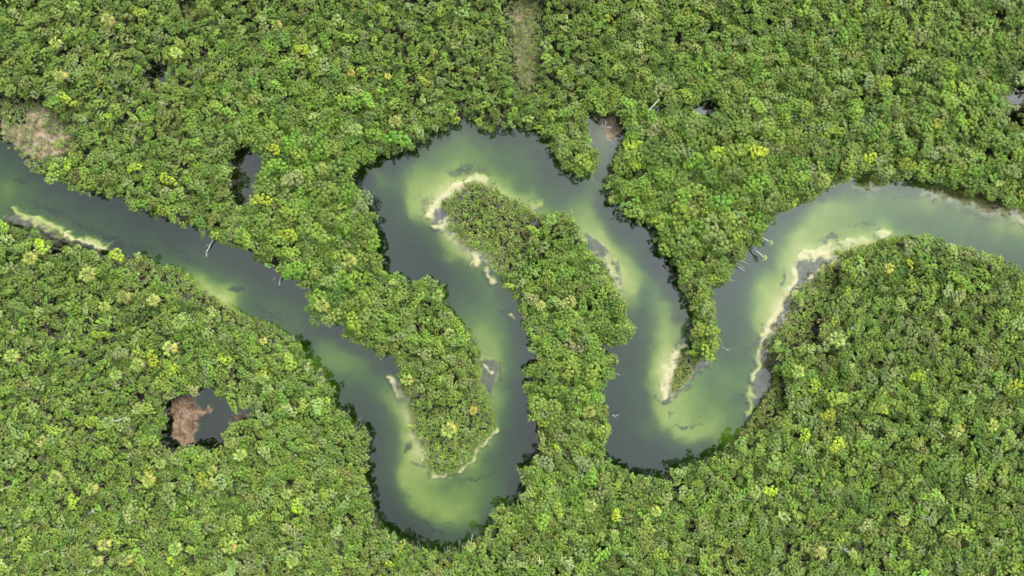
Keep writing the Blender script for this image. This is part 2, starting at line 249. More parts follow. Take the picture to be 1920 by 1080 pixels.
def bark_material(name, a, b):
    m, g = new_mat(name)
    tc = g.add('ShaderNodeTexCoord')
    nz = g.add('ShaderNodeTexNoise', i_Vector=tc.outputs['Object'], i_Scale=7.0, i_Detail=5.0)
    c = mixc(g, ramp(g, nz.outputs[0], .35, .65), a, b)
    p = g.add('ShaderNodeBsdfPrincipled', i_Base_Color=c, i_Roughness=.85)
    bp = g.add('ShaderNodeBump', i_Strength=.5, i_Height=nz.outputs[0]); g.l.new(bp.outputs[0], p.inputs['Normal'])
    g.add('ShaderNodeOutputMaterial', i_Surface=p.outputs[0]); return m
M_bark = bark_material('mangrove_bark', (.055, .045, .035, 1), (.16, .14, .11, 1))
M_palmbark = bark_material('palm_bark', (.2, .18, .15, 1), (.42, .39, .34, 1))
M_dead = bark_material('bleached_wood', (.26, .25, .22, 1), (.52, .50, .46, 1))
M_wet = bark_material('wet_wood', (.02, .018, .012, 1), (.06, .05, .035, 1))

def ground_material():
    m, g = new_mat('river_bed_and_mud')
    at = g.add('ShaderNodeAttribute', attribute_type='GEOMETRY', attribute_name='cover')
    sep = g.add('ShaderNodeSeparateColor', i_0=at.outputs['Color'])
    sand, weed, brown = sep.outputs[0], sep.outputs[1], sep.outputs[2]
    silt = at.outputs['Alpha']
    geo = g.add('ShaderNodeNewGeometry'); P = geo.outputs['Position']
    n1 = g.add('ShaderNodeTexNoise', i_Vector=P, i_Scale=.45, i_Detail=6.0, i_Roughness=.65).outputs[0]
    n2 = g.add('ShaderNodeTexNoise', i_Vector=P, i_Scale=2.2, i_Detail=6.0, i_Roughness=.7).outputs[0]
    n3 = g.add('ShaderNodeTexNoise', i_Vector=P, i_Scale=.09, i_Detail=3.0).outputs[0]
    litter = mixc(g, ramp(g, n2, .35, .65), (.012, .010, .007, 1), (.045, .036, .024, 1))
    sandc = mixc(g, ramp(g, n2, .3, .7), (.262, .230, .122, 1), (.335, .305, .175, 1))
    sandc = mixc(g, math_(g, 'MULTIPLY', ramp(g, n1, .5, .72), .35), sandc, (.28, .22, .12, 1))
    sandc = mixc(g, math_(g, 'MULTIPLY', ramp(g, n3, .45, .65), .3), sandc, (.38, .32, .18, 1))
    c = mixc(g, sand, litter, sandc)
    mud = mixc(g, ramp(g, n1, .35, .65), (.036, .033, .031, 1), (.078, .071, .066, 1))
    mud = mixc(g, math_(g, 'MULTIPLY', ramp(g, n2, .55, .7), .5), mud, (.09, .08, .065, 1))
    c = mixc(g, silt, c, mud)
    wn = g.add('ShaderNodeTexNoise', i_Vector=P, i_Scale=1.1, i_Detail=5.0, i_Roughness=.7).outputs[0]
    wf = ramp(g, math_(g, 'MULTIPLY', weed, math_(g, 'ADD', math_(g, 'MULTIPLY', wn, 2.4), -.55)), .12, .55)
    c = mixc(g, wf, c, mixc(g, n2, (.02, .03, .015, 1), (.07, .075, .03, 1)))
    br = mixc(g, ramp(g, n1, .35, .62), (.045, .022, .014, 1), (.20, .135, .085, 1))
    br = mixc(g, ramp(g, n2, .5, .68), br, (.07, .032, .02, 1))
    pale = mixc(g, ramp(g, n1, .35, .62), (.14, .095, .065, 1), (.28, .205, .14, 1))
    br = mixc(g, sand, br, pale)
    c = mixc(g, brown, c, br)
    p = g.add('ShaderNodeBsdfPrincipled', i_Base_Color=c, i_Roughness=.8)
    p.inputs['Specular IOR Level'].default_value = .25
    bp = g.add('ShaderNodeBump', i_Strength=.35, i_Distance=.08, i_Height=n2); g.l.new(bp.outputs[0], p.inputs['Normal'])
    g.add('ShaderNodeOutputMaterial', i_Surface=p.outputs[0]); return m
M_ground = ground_material()

def water_material():
    m, g = new_mat('river_water')
    geo = g.add('ShaderNodeNewGeometry')
    n1 = g.add('ShaderNodeTexNoise', i_Vector=geo.outputs['Position'], i_Scale=1.6, i_Detail=3.0).outputs[0]
    n2 = g.add('ShaderNodeTexNoise', i_Vector=geo.outputs['Position'], i_Scale=.12, i_Detail=2.0).outputs[0]
    bp = g.add('ShaderNodeBump', i_Strength=.12, i_Distance=.05, i_Height=math_(g, 'MULTIPLY', n1, ramp(g, n2, .4, .6)))
    fr = g.add('ShaderNodeFresnel', i_IOR=WATER_IOR); g.l.new(bp.outputs[0], fr.inputs['Normal'])
    tr = g.add('ShaderNodeBsdfTransparent')
    gl = g.add('ShaderNodeBsdfGlossy', i_Roughness=.06); g.l.new(bp.outputs[0], gl.inputs['Normal'])
    front = math_(g, 'SUBTRACT', 1.0, geo.outputs['Backfacing'])   # only the air side mirrors the sky
    mx = g.add('ShaderNodeMixShader', i_0=math_(g, 'MULTIPLY', fr.outputs[0], front), i_1=tr.outputs[0], i_2=gl.outputs[0])
    dens = 2.6; k = WATER_K
    ab = g.add('ShaderNodeVolumeAbsorption', i_Density=dens)
    ab.inputs['Color'].default_value = (1 - k[0] / dens, 1 - k[1] / dens, 1 - k[2] / dens, 1)
    g.add('ShaderNodeOutputMaterial', i_Surface=mx.outputs[0], i_Volume=ab.outputs[0]); return m
WATER_IOR = 1.85
WATER_K = (.79, .505, 1.45)
M_water = water_material()

# ------------------------------------------------------------------ ground sheet: land, banks, bars and river bed in one
def axis(lim, step, far):
    a = np.arange(0, lim, step); out = [a]
    e = a[-1]; s = step
    ext = []
    while e < far: s *= 1.6; e += s; ext.append(e)
    a = np.concatenate([a, ext]); return np.concatenate([-a[:0:-1], a])
xs = axis(168, .3, 2500); ys = axis(104, .3, 2500)
XX, YY = np.meshgrid(xs, ys); X = XX.ravel(); Y = YY.ravel()
PX = X / S + 960; PY = 540 - Y / S
wob = 9.0
wx = PX + (fbm(X * .55, Y * .55, 3) - .5) * wob * 2; wy = PY + (fbm(X * .55 + 40, Y * .55 + 9, 3) - .5) * wob * 2
sdv = samp(SD, PX, PY) * S                       # metres beyond the open ground
cx_ = PX + (fbm(X * .16 + 5, Y * .16, 3) - .5) * 26; cy_ = PY + (fbm(X * .16, Y * .16 + 33, 3) - .5) * 26
z = -samp(DEP, cx_, cy_) * (.9 + .2 * fbm(X * .3 + 8, Y * .3 + 2, 4)) * (1 - sstep(0.0, 2.0, sdv)) - .35 * sstep(0, 2, sdv) * (1 - sstep(2, 4.5, sdv)) + .4 * sstep(2.6, 5.5, sdv)
near = (sdv < 3.0) | ((PX > 945) & (PX < 1030) & (PY < 200) & (PY > -20))
idx = np.where(near)[0]
Q = np.stack([wx[idx], wy[idx]], 1)
sand = 1 - sstep(.4, 2.2, samp(SDR, PX, PY) * S)
silt = np.zeros(len(X), np.float32); weed = np.zeros(len(X), np.float32); brown = np.zeros(len(X), np.float32)
# the two ponds, creek and inlet lie on dark silt
for poly in (CREEK, POOL, TINYPOOL, POND, EDGEPOOL) + tuple(DARKS):
    dd = seg_dist(Q, ring(poly)); ins = inside(Q, poly)
    f = np.where(ins | (dd < 12), 1.0, 0); silt[idx] = np.maximum(silt[idx], f * .12)
inl = [(1095,205),(1175,205),(1170,260),(1150,330),(1118,335),(1105,260)]
silt[idx] = np.maximum(silt[idx], np.where(inside(Q, inl), .9, 0))
nz = fbm(X * 1.3, Y * 1.3, 4); nzw = fbm(X * .9 + 71, Y * .9 + 13, 3)
for poly, dep in MUD:
    dd = seg_dist(Q, ring(poly)); sgn = np.where(inside(Q, poly), -dd, dd)
    f = 1 - sstep(-3, 3.5, sgn)
    z[idx] = z[idx] * (1 - f) + (-dep + (nz[idx] - .5) * .12) * f
    silt[idx] = np.maximum(silt[idx], 1 - sstep(-4, 4, sgn + (nz[idx] - .5) * 14))
for line, hw, dep in SANDLINES:
    dep = dep * .4 if dep < 0 else dep
    dd = seg_dist(Q, chain(line)); r = dd / (hw * (.2 + 1.75 * nzw[idx]))
    f = (1 - sstep(.35, 2.3, r)); tgt = -dep + (nz[idx] - .5) * .28
    up = z[idx] < tgt
    znew = z[idx] * (1 - f) + tgt * f
    z[idx] = np.where(up, znew, z[idx])
    s_ = 1 - sstep(.5, 1.3, r + (nz[idx] - .5) * .9)
    weed[idx] = np.maximum(weed[idx], .6 * np.exp(-((r - 2.0) / .8) ** 2) * sstep(.5, .62, fbm(X[idx] * .8 + 3, Y[idx] * .8 + 60, 4)))
    silt[idx] *= (1 - s_); sand[idx] = np.maximum(sand[idx], s_)
for cx, cy, rx, ry, a, k in WEED:
    a = math.radians(a); ux = (wx[idx] - cx) * math.cos(a) + (wy[idx] - cy) * math.sin(a); uy = -(wx[idx] - cx) * math.sin(a) + (wy[idx] - cy) * math.cos(a)
    weed[idx] = np.maximum(weed[idx], k * np.exp(-((ux / rx) ** 2 + (uy / ry) ** 2)))
def py_pale(poly): return np.mean([q[1] for q in poly]) < 400   # grassy clearings are paler than the pond's peat
for poly, k in BROWN:
    dd = seg_dist(Q, ring(poly)); sgn = np.where(inside(Q, poly), -dd, dd)
    f = 1 - sstep(-2, 2, sgn + (nz[idx] - .5) * 6)
    z[idx] = z[idx] * (1 - f) + (.06 + (nz[idx] - .42) * .5) * f
    brown[idx] = np.maximum(brown[idx], f * k)
    if py_pale(poly): sand[idx] = np.where(f > .3, 1.0, sand[idx])
    elif f.max() > 0: sand[idx] = np.where(f > .3, 0.0, sand[idx])
z += (nz - .5) * .06
z += np.where(sdv < 0, (fbm(X * .35, Y * .35, 3) - .5) * .25 * np.clip(-z, 0, 1), 0)
# deeper than a couple of metres the bed is silt, not clean sand
nx, ny = len(xs), len(ys)
I = np.arange(nx * ny).reshape(ny, nx)
F = np.stack([I[:-1, :-1], I[:-1, 1:], I[1:, 1:], I[1:, :-1]], -1).reshape(-1, 4)
me = mesh_np('ground', np.stack([X, Y, z], 1), F, M_ground, True)
attr(me, 'cover', 'FLOAT_COLOR', 'POINT', np.stack([sand, weed, brown, silt], 1))
link('ground', me, kind='structure')
zgrid = z.reshape(ny, nx)
def ground_z(x, y):
    i = np.clip(np.searchsorted(xs, x), 0, nx - 1); j = np.clip(np.searchsorted(ys, y), 0, ny - 1)
    return float(zgrid[j, i])
# river, ponds and creek: one body of water standing at height 0
a, b, t = 420, 300, -6.0
V = [(-a,-b,t),(a,-b,t),(a,b,t),(-a,b,t),(-a,-b,0),(a,-b,0),(a,b,0),(-a,b,0)]
link('river_water', mesh_np('river_water', V, [(3,2,1,0),(4,5,6,7),(0,1,5,4),(1,2,6,5),(2,3,7,6),(3,0,4,7)], M_water), kind='structure')

# ------------------------------------------------------------------ crowns, trunks, fronds (shared meshes)
def unit(v): return v / np.maximum(np.linalg.norm(v, axis=-1, keepdims=True), 1e-9)
def crown_mesh(name, nclump, nleaf, leaf, seed, flat=.42, spread=.78, cr=(.26, .42)):
    """leafy crown of about radius 1: separate leaf clumps on an uneven outline, with gaps between them"""
    r = np.random.default_rng(seed); C = []; tries = 0
    k1, k2 = r.random(2) * 6.28; sx = r.uniform(.8, 1.2)
    while len(C) < nclump and tries < 4000:
        tries += 1
        a = r.random() * 2 * np.pi; lobe = 1 + .22 * math.sin(2 * a + k1) + .16 * math.sin(3 * a + k2)
        q = spread * math.sqrt(r.random()); R = r.uniform(*cr) * (1.1 - .3 * q)
        p = np.array([q * lobe * math.cos(a) * sx, q * lobe * math.sin(a) / sx, flat * (1 - q * q) + r.normal() * .12 - .05])
        if all(np.linalg.norm((p - c)[:2]) > .74 * (R + Rc) for c, Rc in C) or tries > 3000: C.append((p, R))
    V = []; var = []
    per = nleaf // len(C)
    for c, R in C:
        m = int(per * r.uniform(.7, 1.2))
        d = unit(r.normal(size=(m, 3))); d[:, 2] = np.abs(d[:, 2]) * .95 - .28
        e1, e2 = r.random(2) * 6.28
        lump = 1 + .2 * np.sin(np.arctan2(d[:, 1], d[:, 0]) * 3 + e1) * np.cos(d[:, 2] * 4 + e2)
        sq = np.array([r.uniform(.75, 1.25), r.uniform(.75, 1.25), r.uniform(.7, 1.1)])
        p = c + d * R * (r.uniform(.6, 1.06, (m, 1)) * lump[:, None]) * sq
        nn = unit(d * .8 + unit(c + np.array([0, 0, .5])) * .35 + r.normal(size=(m, 3)) * .45 + np.array([0, 0, .3]))
        u = unit(np.cross(nn, r.normal(size=(m, 3)))); v = np.cross(nn, u)
        L = leaf * r.uniform(.65, 1.5, (m, 1)); Wd = L * r.uniform(.45, .65, (m, 1))
        V.append(np.stack([p - u * L * .5, p + v * Wd * .5 + u * L * .05, p + u * L * .5, p - v * Wd * .5 + u * L * .05], 1))
        var.append(np.clip(r.normal(.5, .24, m) + r.normal() * .17, 0, 1))
    V = np.concatenate(V).reshape(-1, 3); var = np.concatenate(var)
    me = mesh_np(name, V, np.arange(len(V)).reshape(-1, 4), M_leaf)
    attr(me, 'var', 'FLOAT', 'FACE', var); return me

def tube(Vs, Fs, pts, rad, sides=5):
    base = sum(len(v) for v in Vs)
    pts = [Vector(p) for p in pts]; vs = []
    for i, p in enumerate(pts):
        t = (pts[min(i + 1, len(pts) - 1)] - pts[max(i - 1, 0)]).normalized()
        u = t.cross(Vector((.31, .95, .1))).normalized(); w = t.cross(u)
        for k in range(sides):
            an = 2 * math.pi * k / sides
            vs.append(p + (u * math.cos(an) + w * math.sin(an)) * rad[i])
    Vs.append(np.array([tuple(v) for v in vs]))
    for i in range(len(pts) - 1):
        for k in range(sides):
            Fs.append((base + i * sides + k, base + i * sides + (k + 1) % sides, base + (i + 1) * sides + (k + 1) % sides, base + (i + 1) * sides + k))

def trunk_mesh(name, seed, mat=M_bark):
    """origin at the top; goes down one unit: tapered stem, limbs under the crown, arched prop roots"""
    r = random.Random(seed); Vs, Fs = [], []
    bx, by = r.uniform(-.2, .2), r.uniform(-.2, .2)
    tube(Vs, Fs, [(bx, by, -1.06), (bx * .8, by * .8, -.7), (bx * .3, by * .3, -.35), (0, 0, .05)], [.11, .085, .065, .03], 6)
    for k in range(5):
        a = k * 1.26 + r.random(); L = r.uniform(.4, .75)
        tube(Vs, Fs, [(bx * .5, by * .5, -.5), (math.cos(a) * L * .5, math.sin(a) * L * .5, -.22), (math.cos(a) * L, math.sin(a) * L, .02)], [.05, .035, .015], 4)
    for k in range(4):
        a = k * 1.57 + r.random(); L = r.uniform(.35, .6)
        tube(Vs, Fs, [(bx * .8, by * .8, -.72), (bx + math.cos(a) * L * .6, by + math.sin(a) * L * .6, -.8), (bx + math.cos(a) * L, by + math.sin(a) * L, -1.1)], [.035, .028, .02], 4)
    return mesh_np(name, np.concatenate(Vs), Fs, mat, True)

SMALL = [crown_mesh('crown_small', int(6 + i % 4), 860, .145, 100 + i, .6, .78, (.3, .46)) for i in range(8)]
BIG = [crown_mesh('crown_big', 15 + 2 * i, 2300, .096, 200 + i, .62, .86, (.2, .33)) for i in range(5)]
FINE = [crown_mesh('crown_shrub', 10, 520, .19, 300 + i, .3, .85, (.2, .34)) for i in range(4)]
CROWNS = SMALL + BIG + FINE
TRUNKS = [trunk_mesh('stem', 400 + i) for i in range(3)]

def fan_palm_meshes(seed, nf=24):
    """green fronds round the bud, radius about 1"""
    r = random.Random(seed); V = []; F = []; var = []
    def frond(a, el, L, droop, fold):
        d = Vector((math.cos(a) * math.cos(el), math.sin(a) * math.cos(el), math.sin(el)))
        side = Vector((-math.sin(a), math.cos(a), 0)); up = side.cross(d) * -1
        if up.z < 0: up = -up
        base = d * (L * .48); w = .012
        b = len(V); V.extend([(side * w), base + side * w, base - side * w, -(side * w)]); F.append((b, b + 1, b + 2, b + 3)); var.append(.55)
        n = 9; vv = r.random()
        for k in range(n):
            an = (k / (n - 1) - .5) * 1.75
            q = (d * math.cos(an) + side * math.sin(an)).normalized()
            len_ = L * .6 * (1 - .42 * abs(an) / .87) * r.uniform(.88, 1.08)
            mid = base + q * len_ * .55 + up * fold * .04; tip = base + q * len_ + Vector((0, 0, -droop * len_ * .45))
            s2 = q.cross(up).normalized() * len_ * .05
            b = len(V); V.extend([base, mid + s2, tip, mid - s2]); F.append((b, b + 1, b + 2, b + 3)); var.append(min(1, max(0, vv * .5 + r.uniform(.15, .5))))
    return V, F, var, frond, r
def green_crown(name, seed):
    V, F, var, frond, r = fan_palm_meshes(seed)
    for k in range(21):
        t = k / 20; frond(k * 2.4 + r.uniform(-.3, .3), math.radians(62 - 80 * t), (.62 + .38 * math.sqrt(t)) * r.uniform(.85, 1.08), .4 + t, 1)
    me = mesh_np(name, [tuple(v) for v in V], F, M_frond); attr(me, 'var', 'FLOAT', 'FACE', var); return me
def dead_crown(name, seed):
    V, F, var, frond, r = fan_palm_meshes(seed)
    for k in range(5):
        frond(r.uniform(-.75, .75), math.radians(r.uniform(-22, 8)), r.uniform(.8, 1.05), 1.2, 1)
    me = mesh_np(name, [tuple(v) for v in V], F, M_frond); attr(me, 'var', 'FLOAT', 'FACE', var); return me
PALMS = [green_crown('fronds', 500 + i) for i in range(4)]
DEADF = [dead_crown('dead_fronds', 520 + i) for i in range(4)]
Vs, Fs = [], []
tube(Vs, Fs, [(.03, -.02, -1.05), (.02, .0, -.6), (0, .01, -.25), (0, 0, .02)], [.14, .10, .095, .12], 8)
PALMTRUNK = mesh_np('palm_stem', np.concatenate(Vs), Fs, M_palmbark, True)

def snag_mesh(name, seed, nb=5, mat=M_dead):
    """bare dead stem standing from 0 to 1 with a few broken branches"""
    r = random.Random(seed); Vs, Fs = [], []
    lx, ly = r.uniform(-.08, .08), r.uniform(-.08, .08)
    tube(Vs, Fs, [(0, 0, -.03), (lx * .4, ly * .5, .4), (lx * .7, ly * .9, .75), (lx, ly, 1)], [.013, .011, .009, .005], 6)
    for k in range(nb):
        h = r.uniform(.6, .96); a = r.random() * 6.28; L = r.uniform(.04, .11)
        p = Vector((lx * h, ly * h, h)); q = p + Vector((math.cos(a) * L * .6, math.sin(a) * L * .6, L * .5)); e = q + Vector((math.cos(a + .4) * L * .6, math.sin(a + .4) * L * .6, L * .2))
        tube(Vs, Fs, [p, q, e], [.006, .004, .002], 4)
    return mesh_np(name, np.concatenate(Vs), Fs, mat, True)
SNAGS = [snag_mesh('dead_stem', 600 + i, i + i // 3) for i in range(4)]

# ------------------------------------------------------------------ where every plant stands
TONES = {   # leaf colours (linear)
 'lime green': (.235, .29, .022), 'yellow green': (.14, .195, .028), 'bright green': (.095, .185, .02), 'mid green': (.088, .135, .024),
 'dark green': (.042, .088, .018), 'olive green': (.112, .138, .042), 'grey green': (.155, .18, .088), 'brownish': (.15, .13, .06), 'golden': (.42, .27, .03), 'pale green': (.22, .26, .10)}
PALM_AT = [  # px, py, radius (m), deadness (0 green .. 1 orange skirt)
 (840,807,2.5,1),(767,803,1.3,.2),(887,770,1.3,1.6),(654,490,2.3,.9),(603,317,2.0,.3),(667,243,2.2,.2),(740,228,2.0,.6),(820,555,1.9,.3),(1013,573,1.6,.8),
 (163,515,2.6,.7),(55,485,2.0,.6),(230,557,2.2,.9),(287,563,1.9,.6),(195,575,1.8,.6),(335,605,2.2,.1),(317,653,2.3,1),(257,685,2.0,.2),(217,703,1.9,.2),(20,667,2.1,.9),
 (493,640,1.2,1.5),(492,710,1.9,.2),(500,730,1.9,.2),(603,573,2.2,.9),(762,713,1.9,.8),(1033,413,1.9,0),(1115,503,1.7,0),(1667,503,1.6,1.4),(1570,637,2.5,.8),(1497,697,2.1,.7),
 (257,767,2.0,.3),(202,793,1.9,.2),(103,897,2.3,.6),(170,918,1.8,.8),(277,902,2.1,.9),(315,913,1.7,.3),(393,907,1.9,.7),(397,883,1.6,.4),(430,830,2.1,.4),(450,853,1.9,.5),
 (195,1022,2.0,.5),(182,1053,1.7,.5),(232,1050,2.3,.8),(328,1030,2.0,.2),(430,1027,2.2,.9),(435,1060,1.8,.2),(547,1053,2.1,.6),(537,927,1.7,.5),(1103,773,2.1,.9),(1107,950,2.2,.7),
 (882,1025,1.7,.9),(1230,960,1.6,.9),(1152,1003,1.6,.2),(1817,747,2.2,.1),(1793,807,2.3,.9),(1862,798,1.9,.5),(1450,870,2.3,.2),(1417,923,1.9,.6),(1540,1037,2.1,.6),(1693,977,1.7,.8),
 (518,47,1.7,1),(658,137,1.2,1.5),(727,143,1.1,1.4),(200,37,2.0,.8),(137,13,2.0,.1),(103,80,1.9,.6),(112,143,2.0,1.2),(330,100,1.8,.5),(1545,340,2.3,.8),(1600,1040,1.5,.3),(300,870,1.8,.3)]
SPECIAL = [  # px, py, radius, tone: crowns that stand out in the canopy
 (632,37,1.3,'pale green'),(567,93,1.5,'lime green'),(593,123,1.6,'yellow green'),(603,183,1.8,'yellow green'),(512,278,1.6,'lime green'),(315,337,1.7,'lime green'),(253,315,1.5,'lime green'),(745,260,2.6,'bright green'),
 (1780,127,1.7,'lime green'),(1660,160,1.7,'lime green'),(1652,150,1.6,'yellow green'),(1743,287,2.0,'grey green'),(1767,283,1.8,'grey green'),(80,463,1.8,'lime green'),(287,673,1.6,'lime green'),(328,693,1.5,'lime green'),(220,478,1.8,'lime green'),
 (388,693,1.4,'grey green'),(1705,493,1.2,'lime green'),(1720,705,1.7,'lime green'),(1740,567,1.6,'yellow green'),(1877,593,1.8,'yellow green'),(137,940,1.7,'lime green'),(200,850,1.6,'yellow green'),(557,950,1.7,'lime green'),(52,963,1.6,'yellow green'),
 (1000,923,1.2,'lime green'),(1040,890,1.7,'yellow green'),(1527,723,1.6,'lime green'),(1552,778,1.8,'lime green'),(1569,833,1.9,'lime green'),(1560,843,1.7,'yellow green'),(1508,815,1.6,'lime green'),(1757,763,2.1,'yellow green'),(1443,920,1.6,'lime green'),
 (1567,747,2.2,'yellow green'),(1467,967,1.4,'pale green'),(1623,985,1.7,'pale green'),(1320,987,2.3,'olive green'),(1640,765,1.7,'yellow green'),(1655,768,1.2,'lime green'),(1345,300,2.2,'yellow green'),(1420,285,2.0,'lime green'),(1410,270,1.8,'yellow green'),
 (1345,285,1.9,'lime green'),(1300,300,2.0,'bright green'),(1190,310,1.5,'lime green'),(1205,285,1.8,'yellow green'),(1185,255,1.6,'bright green'),(1455,255,2.1,'yellow green'),(1510,205,2.0,'yellow green'),(1490,195,1.8,'yellow green'),(1440,240,2.2,'yellow green'),
 (1250,470,1.8,'yellow green'),(1190,400,1.8,'yellow green'),(100,328,2.0,'yellow green'),(110,270,1.5,'yellow green'),(1030,900,1.6,'yellow green'),(1280,370,2.1,'bright green'),(1320,380,2.0,'yellow green'),(560,290,2.2,'yellow green'),(540,270,2.0,'bright green'),
 (490,375,2.1,'lime green'),(540,440,2.0,'lime green'),(520,450,1.9,'yellow green'),(590,600,1.8,'dark green'),(685,560,1.8,'yellow green'),(1095,302,2.2,'yellow green'),(1055,270,2.0,'olive green'),(1155,965,1.5,'lime green'),(1480,700,1.2,'bright green'),
 (1290,930,1.7,'yellow green'),(1350,905,1.5,'yellow green'),(1897,735,1.8,'yellow green'),(1905,720,1.6,'lime green'),(1330,620,2.0,'yellow green'),(1175,615,2.0,'olive green'),(1110,700,2.2,'yellow green'),(1110,640,2.0,'bright green'),(690,370,1.6,'grey green'),(680,385,1.5,'grey green')]
SNAG_AT = [(295,598,6.5),(328,636,8),(365,603,6.5),(230,783,7.5),(190,738,7.5),(217,722,7),(13,915,8),(180,950,7),(625,937,7.5),(245,983,7.5),(92,1033,7),(488,1050,7.5),(1595,577,7),(1717,590,7.5),(1760,592,7.5),(1597,617,7.5),(1835,655,8),(1882,708,8),(1012,1043,8.5),(1577,1028,8.5),(1603,1017,8),(1425,902,7.5),(1460,928,7.5),(1727,978,8),(1527,913,7.5),(1502,887,7),(1870,823,8),(1770,803,8),(1540,735,7),(1483,228,7.5),(170,1075,8),(500,838,6),(1790,280,7),(1640,175,7),(1830,722,8),(1690,700,7),(310,310,7),(270,230,7),(250,190,6.5),(310,195,7)]
BLOBS = [(610,330,150,.45),(640,500,140,.35),(1290,310,170,.45),(1080,280,60,.4),(1350,430,120,.4),(1080,680,110,.3),(1750,230,220,.35),(1050,880,150,.25),(560,200,120,.15),(600,570,80,.3),(860,100,330,-.28),(300,120,200,-.1),(1600,60,260,-.05),(120,700,200,-.12),(900,430,120,-.1),(1650,900,250,.08)]
def sd_at(px, py): return float(samp(SD, np.array([px], float), np.array([py], float))[0])
cell = 2.0; buckets = {}
def crowded(x, y, r, k):
    i, j = int(x // cell), int(y // cell)
    for a in range(i - 2, i + 3):
        for b in range(j - 2, j + 3):
            for (u, v, q) in buckets.get((a, b), ()):
                if (u - x) ** 2 + (v - y) ** 2 < (k * (r + q)) ** 2: return True
    return False
def claim(x, y, r): buckets.setdefault((int(x // cell), int(y // cell)), []).append((x, y, r))

palms = []; trees = []; shrubs = []
for px, py, r, dd in PALM_AT:
    h = random.uniform(6.8, 8.2) if not (760 < px < 900 and 740 < py < 890) else 4.2
    if (px, py) == (767, 803): h = 1.6
    if r < 1.4: h = min(h, 5.2)
    x, y = W(px, py, h); palms.append((px, py, x, y, h, r, dd)); claim(x, y, r * .85)
for px, py, r, tone in SPECIAL:
    h = 3.4 + 1.25 * r + random.uniform(-.2, .9); x, y = W(px, py, h)
    trees.append([px, py, x, y, h, r, tone, 1]); claim(x, y, r * .8)
SCR = [(np.array(p), t) for p, t in SCRUB]
def scrub_kind(px, py):
    q = np.array([[px, py]], float)
    for p, t in SCR:
        if p[:, 0].min() <= px <= p[:, 0].max() and p[:, 1].min() <= py <= p[:, 1].max() and inside(q, p)[0]: return t
    return None
GREEN = ((640, 450, 170), (1300, 320, 180), (1080, 640, 140), (560, 230, 160))
def tone_fields(px, py):
    """patches of kindred colour through the canopy"""
    n = fbm(px * .012, py * .012, 3); n2 = fbm(px * .03 + 50, py * .03, 2); g_ = np.zeros(len(px))
    for bx, by, br in GREEN: g_ += np.exp(-((px - bx) ** 2 + (py - by) ** 2) / br ** 2)
    return n, n2, np.minimum(g_, 1)
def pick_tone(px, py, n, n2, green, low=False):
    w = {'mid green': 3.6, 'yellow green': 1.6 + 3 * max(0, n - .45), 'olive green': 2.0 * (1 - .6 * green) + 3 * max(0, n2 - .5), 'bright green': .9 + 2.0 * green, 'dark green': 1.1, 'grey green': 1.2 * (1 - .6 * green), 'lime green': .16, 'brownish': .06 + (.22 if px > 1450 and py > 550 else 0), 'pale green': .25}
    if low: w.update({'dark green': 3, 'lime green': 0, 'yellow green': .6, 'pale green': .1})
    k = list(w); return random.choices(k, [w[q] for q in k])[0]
def size_field(px, py):
    v = np.full(len(px), 1.12)
    for bx, by, br, k in BLOBS: v += k * np.exp(-((px - bx) ** 2 + (py - by) ** 2) / (br * br))
    return v
def scrub_field(px, py):
    out = np.full(len(px), -1); q = np.stack([px, py], 1)
    for k, (p, t) in enumerate(SCR): out[inside(q, p)] = k
    return out
M = 34  # metres of forest beyond the frame
def candidates(n, mx, my, hmin, hk, hj):
    x = rng.uniform(-130 - mx, 130 + mx, n); y = rng.uniform(-73 - my, 73 + my, n)
    gpx, gpy = x / S + 960, 540 - y / S
    r = size_field(gpx, gpy) * rng.choice([.66, .78, .9, 1.0, 1.15, 1.35, 1.55], n)
    h = hmin + hk * r + rng.uniform(-hj, hj * 1.3, n)
    k = H / (H - h); px, py = x * k / S + 960, 540 - y * k / S
    e = np.minimum(samp(SD, px, py), samp(SD, gpx, gpy) + 6)
    return x, y, gpx, gpy, r, h, px, py, e
x, y, gpx, gpy, r, h, px, py, e = candidates(340000, M, M * .8, 2.5, 1.35, .9)
ok = (e > r / S * .62) & (scrub_field(gpx, gpy) < 0)
n1_, n2_, g1_ = tone_fields(px, py)
ii = np.where(ok)[0]; grand = (r[ii] / size_field(gpx[ii], gpy[ii]) > 1.3) & (rng.random(len(ii)) < .035)
for i in np.concatenate([ii[grand], ii[~grand]]):
    if crowded(x[i], y[i], r[i], .47): continue
    claim(x[i], y[i], r[i]); trees.append([float(px[i]), float(py[i]), float(x[i]), float(y[i]), float(h[i]), float(r[i]), pick_tone(px[i], py[i], n1_[i], n2_[i], g1_[i]), 0])
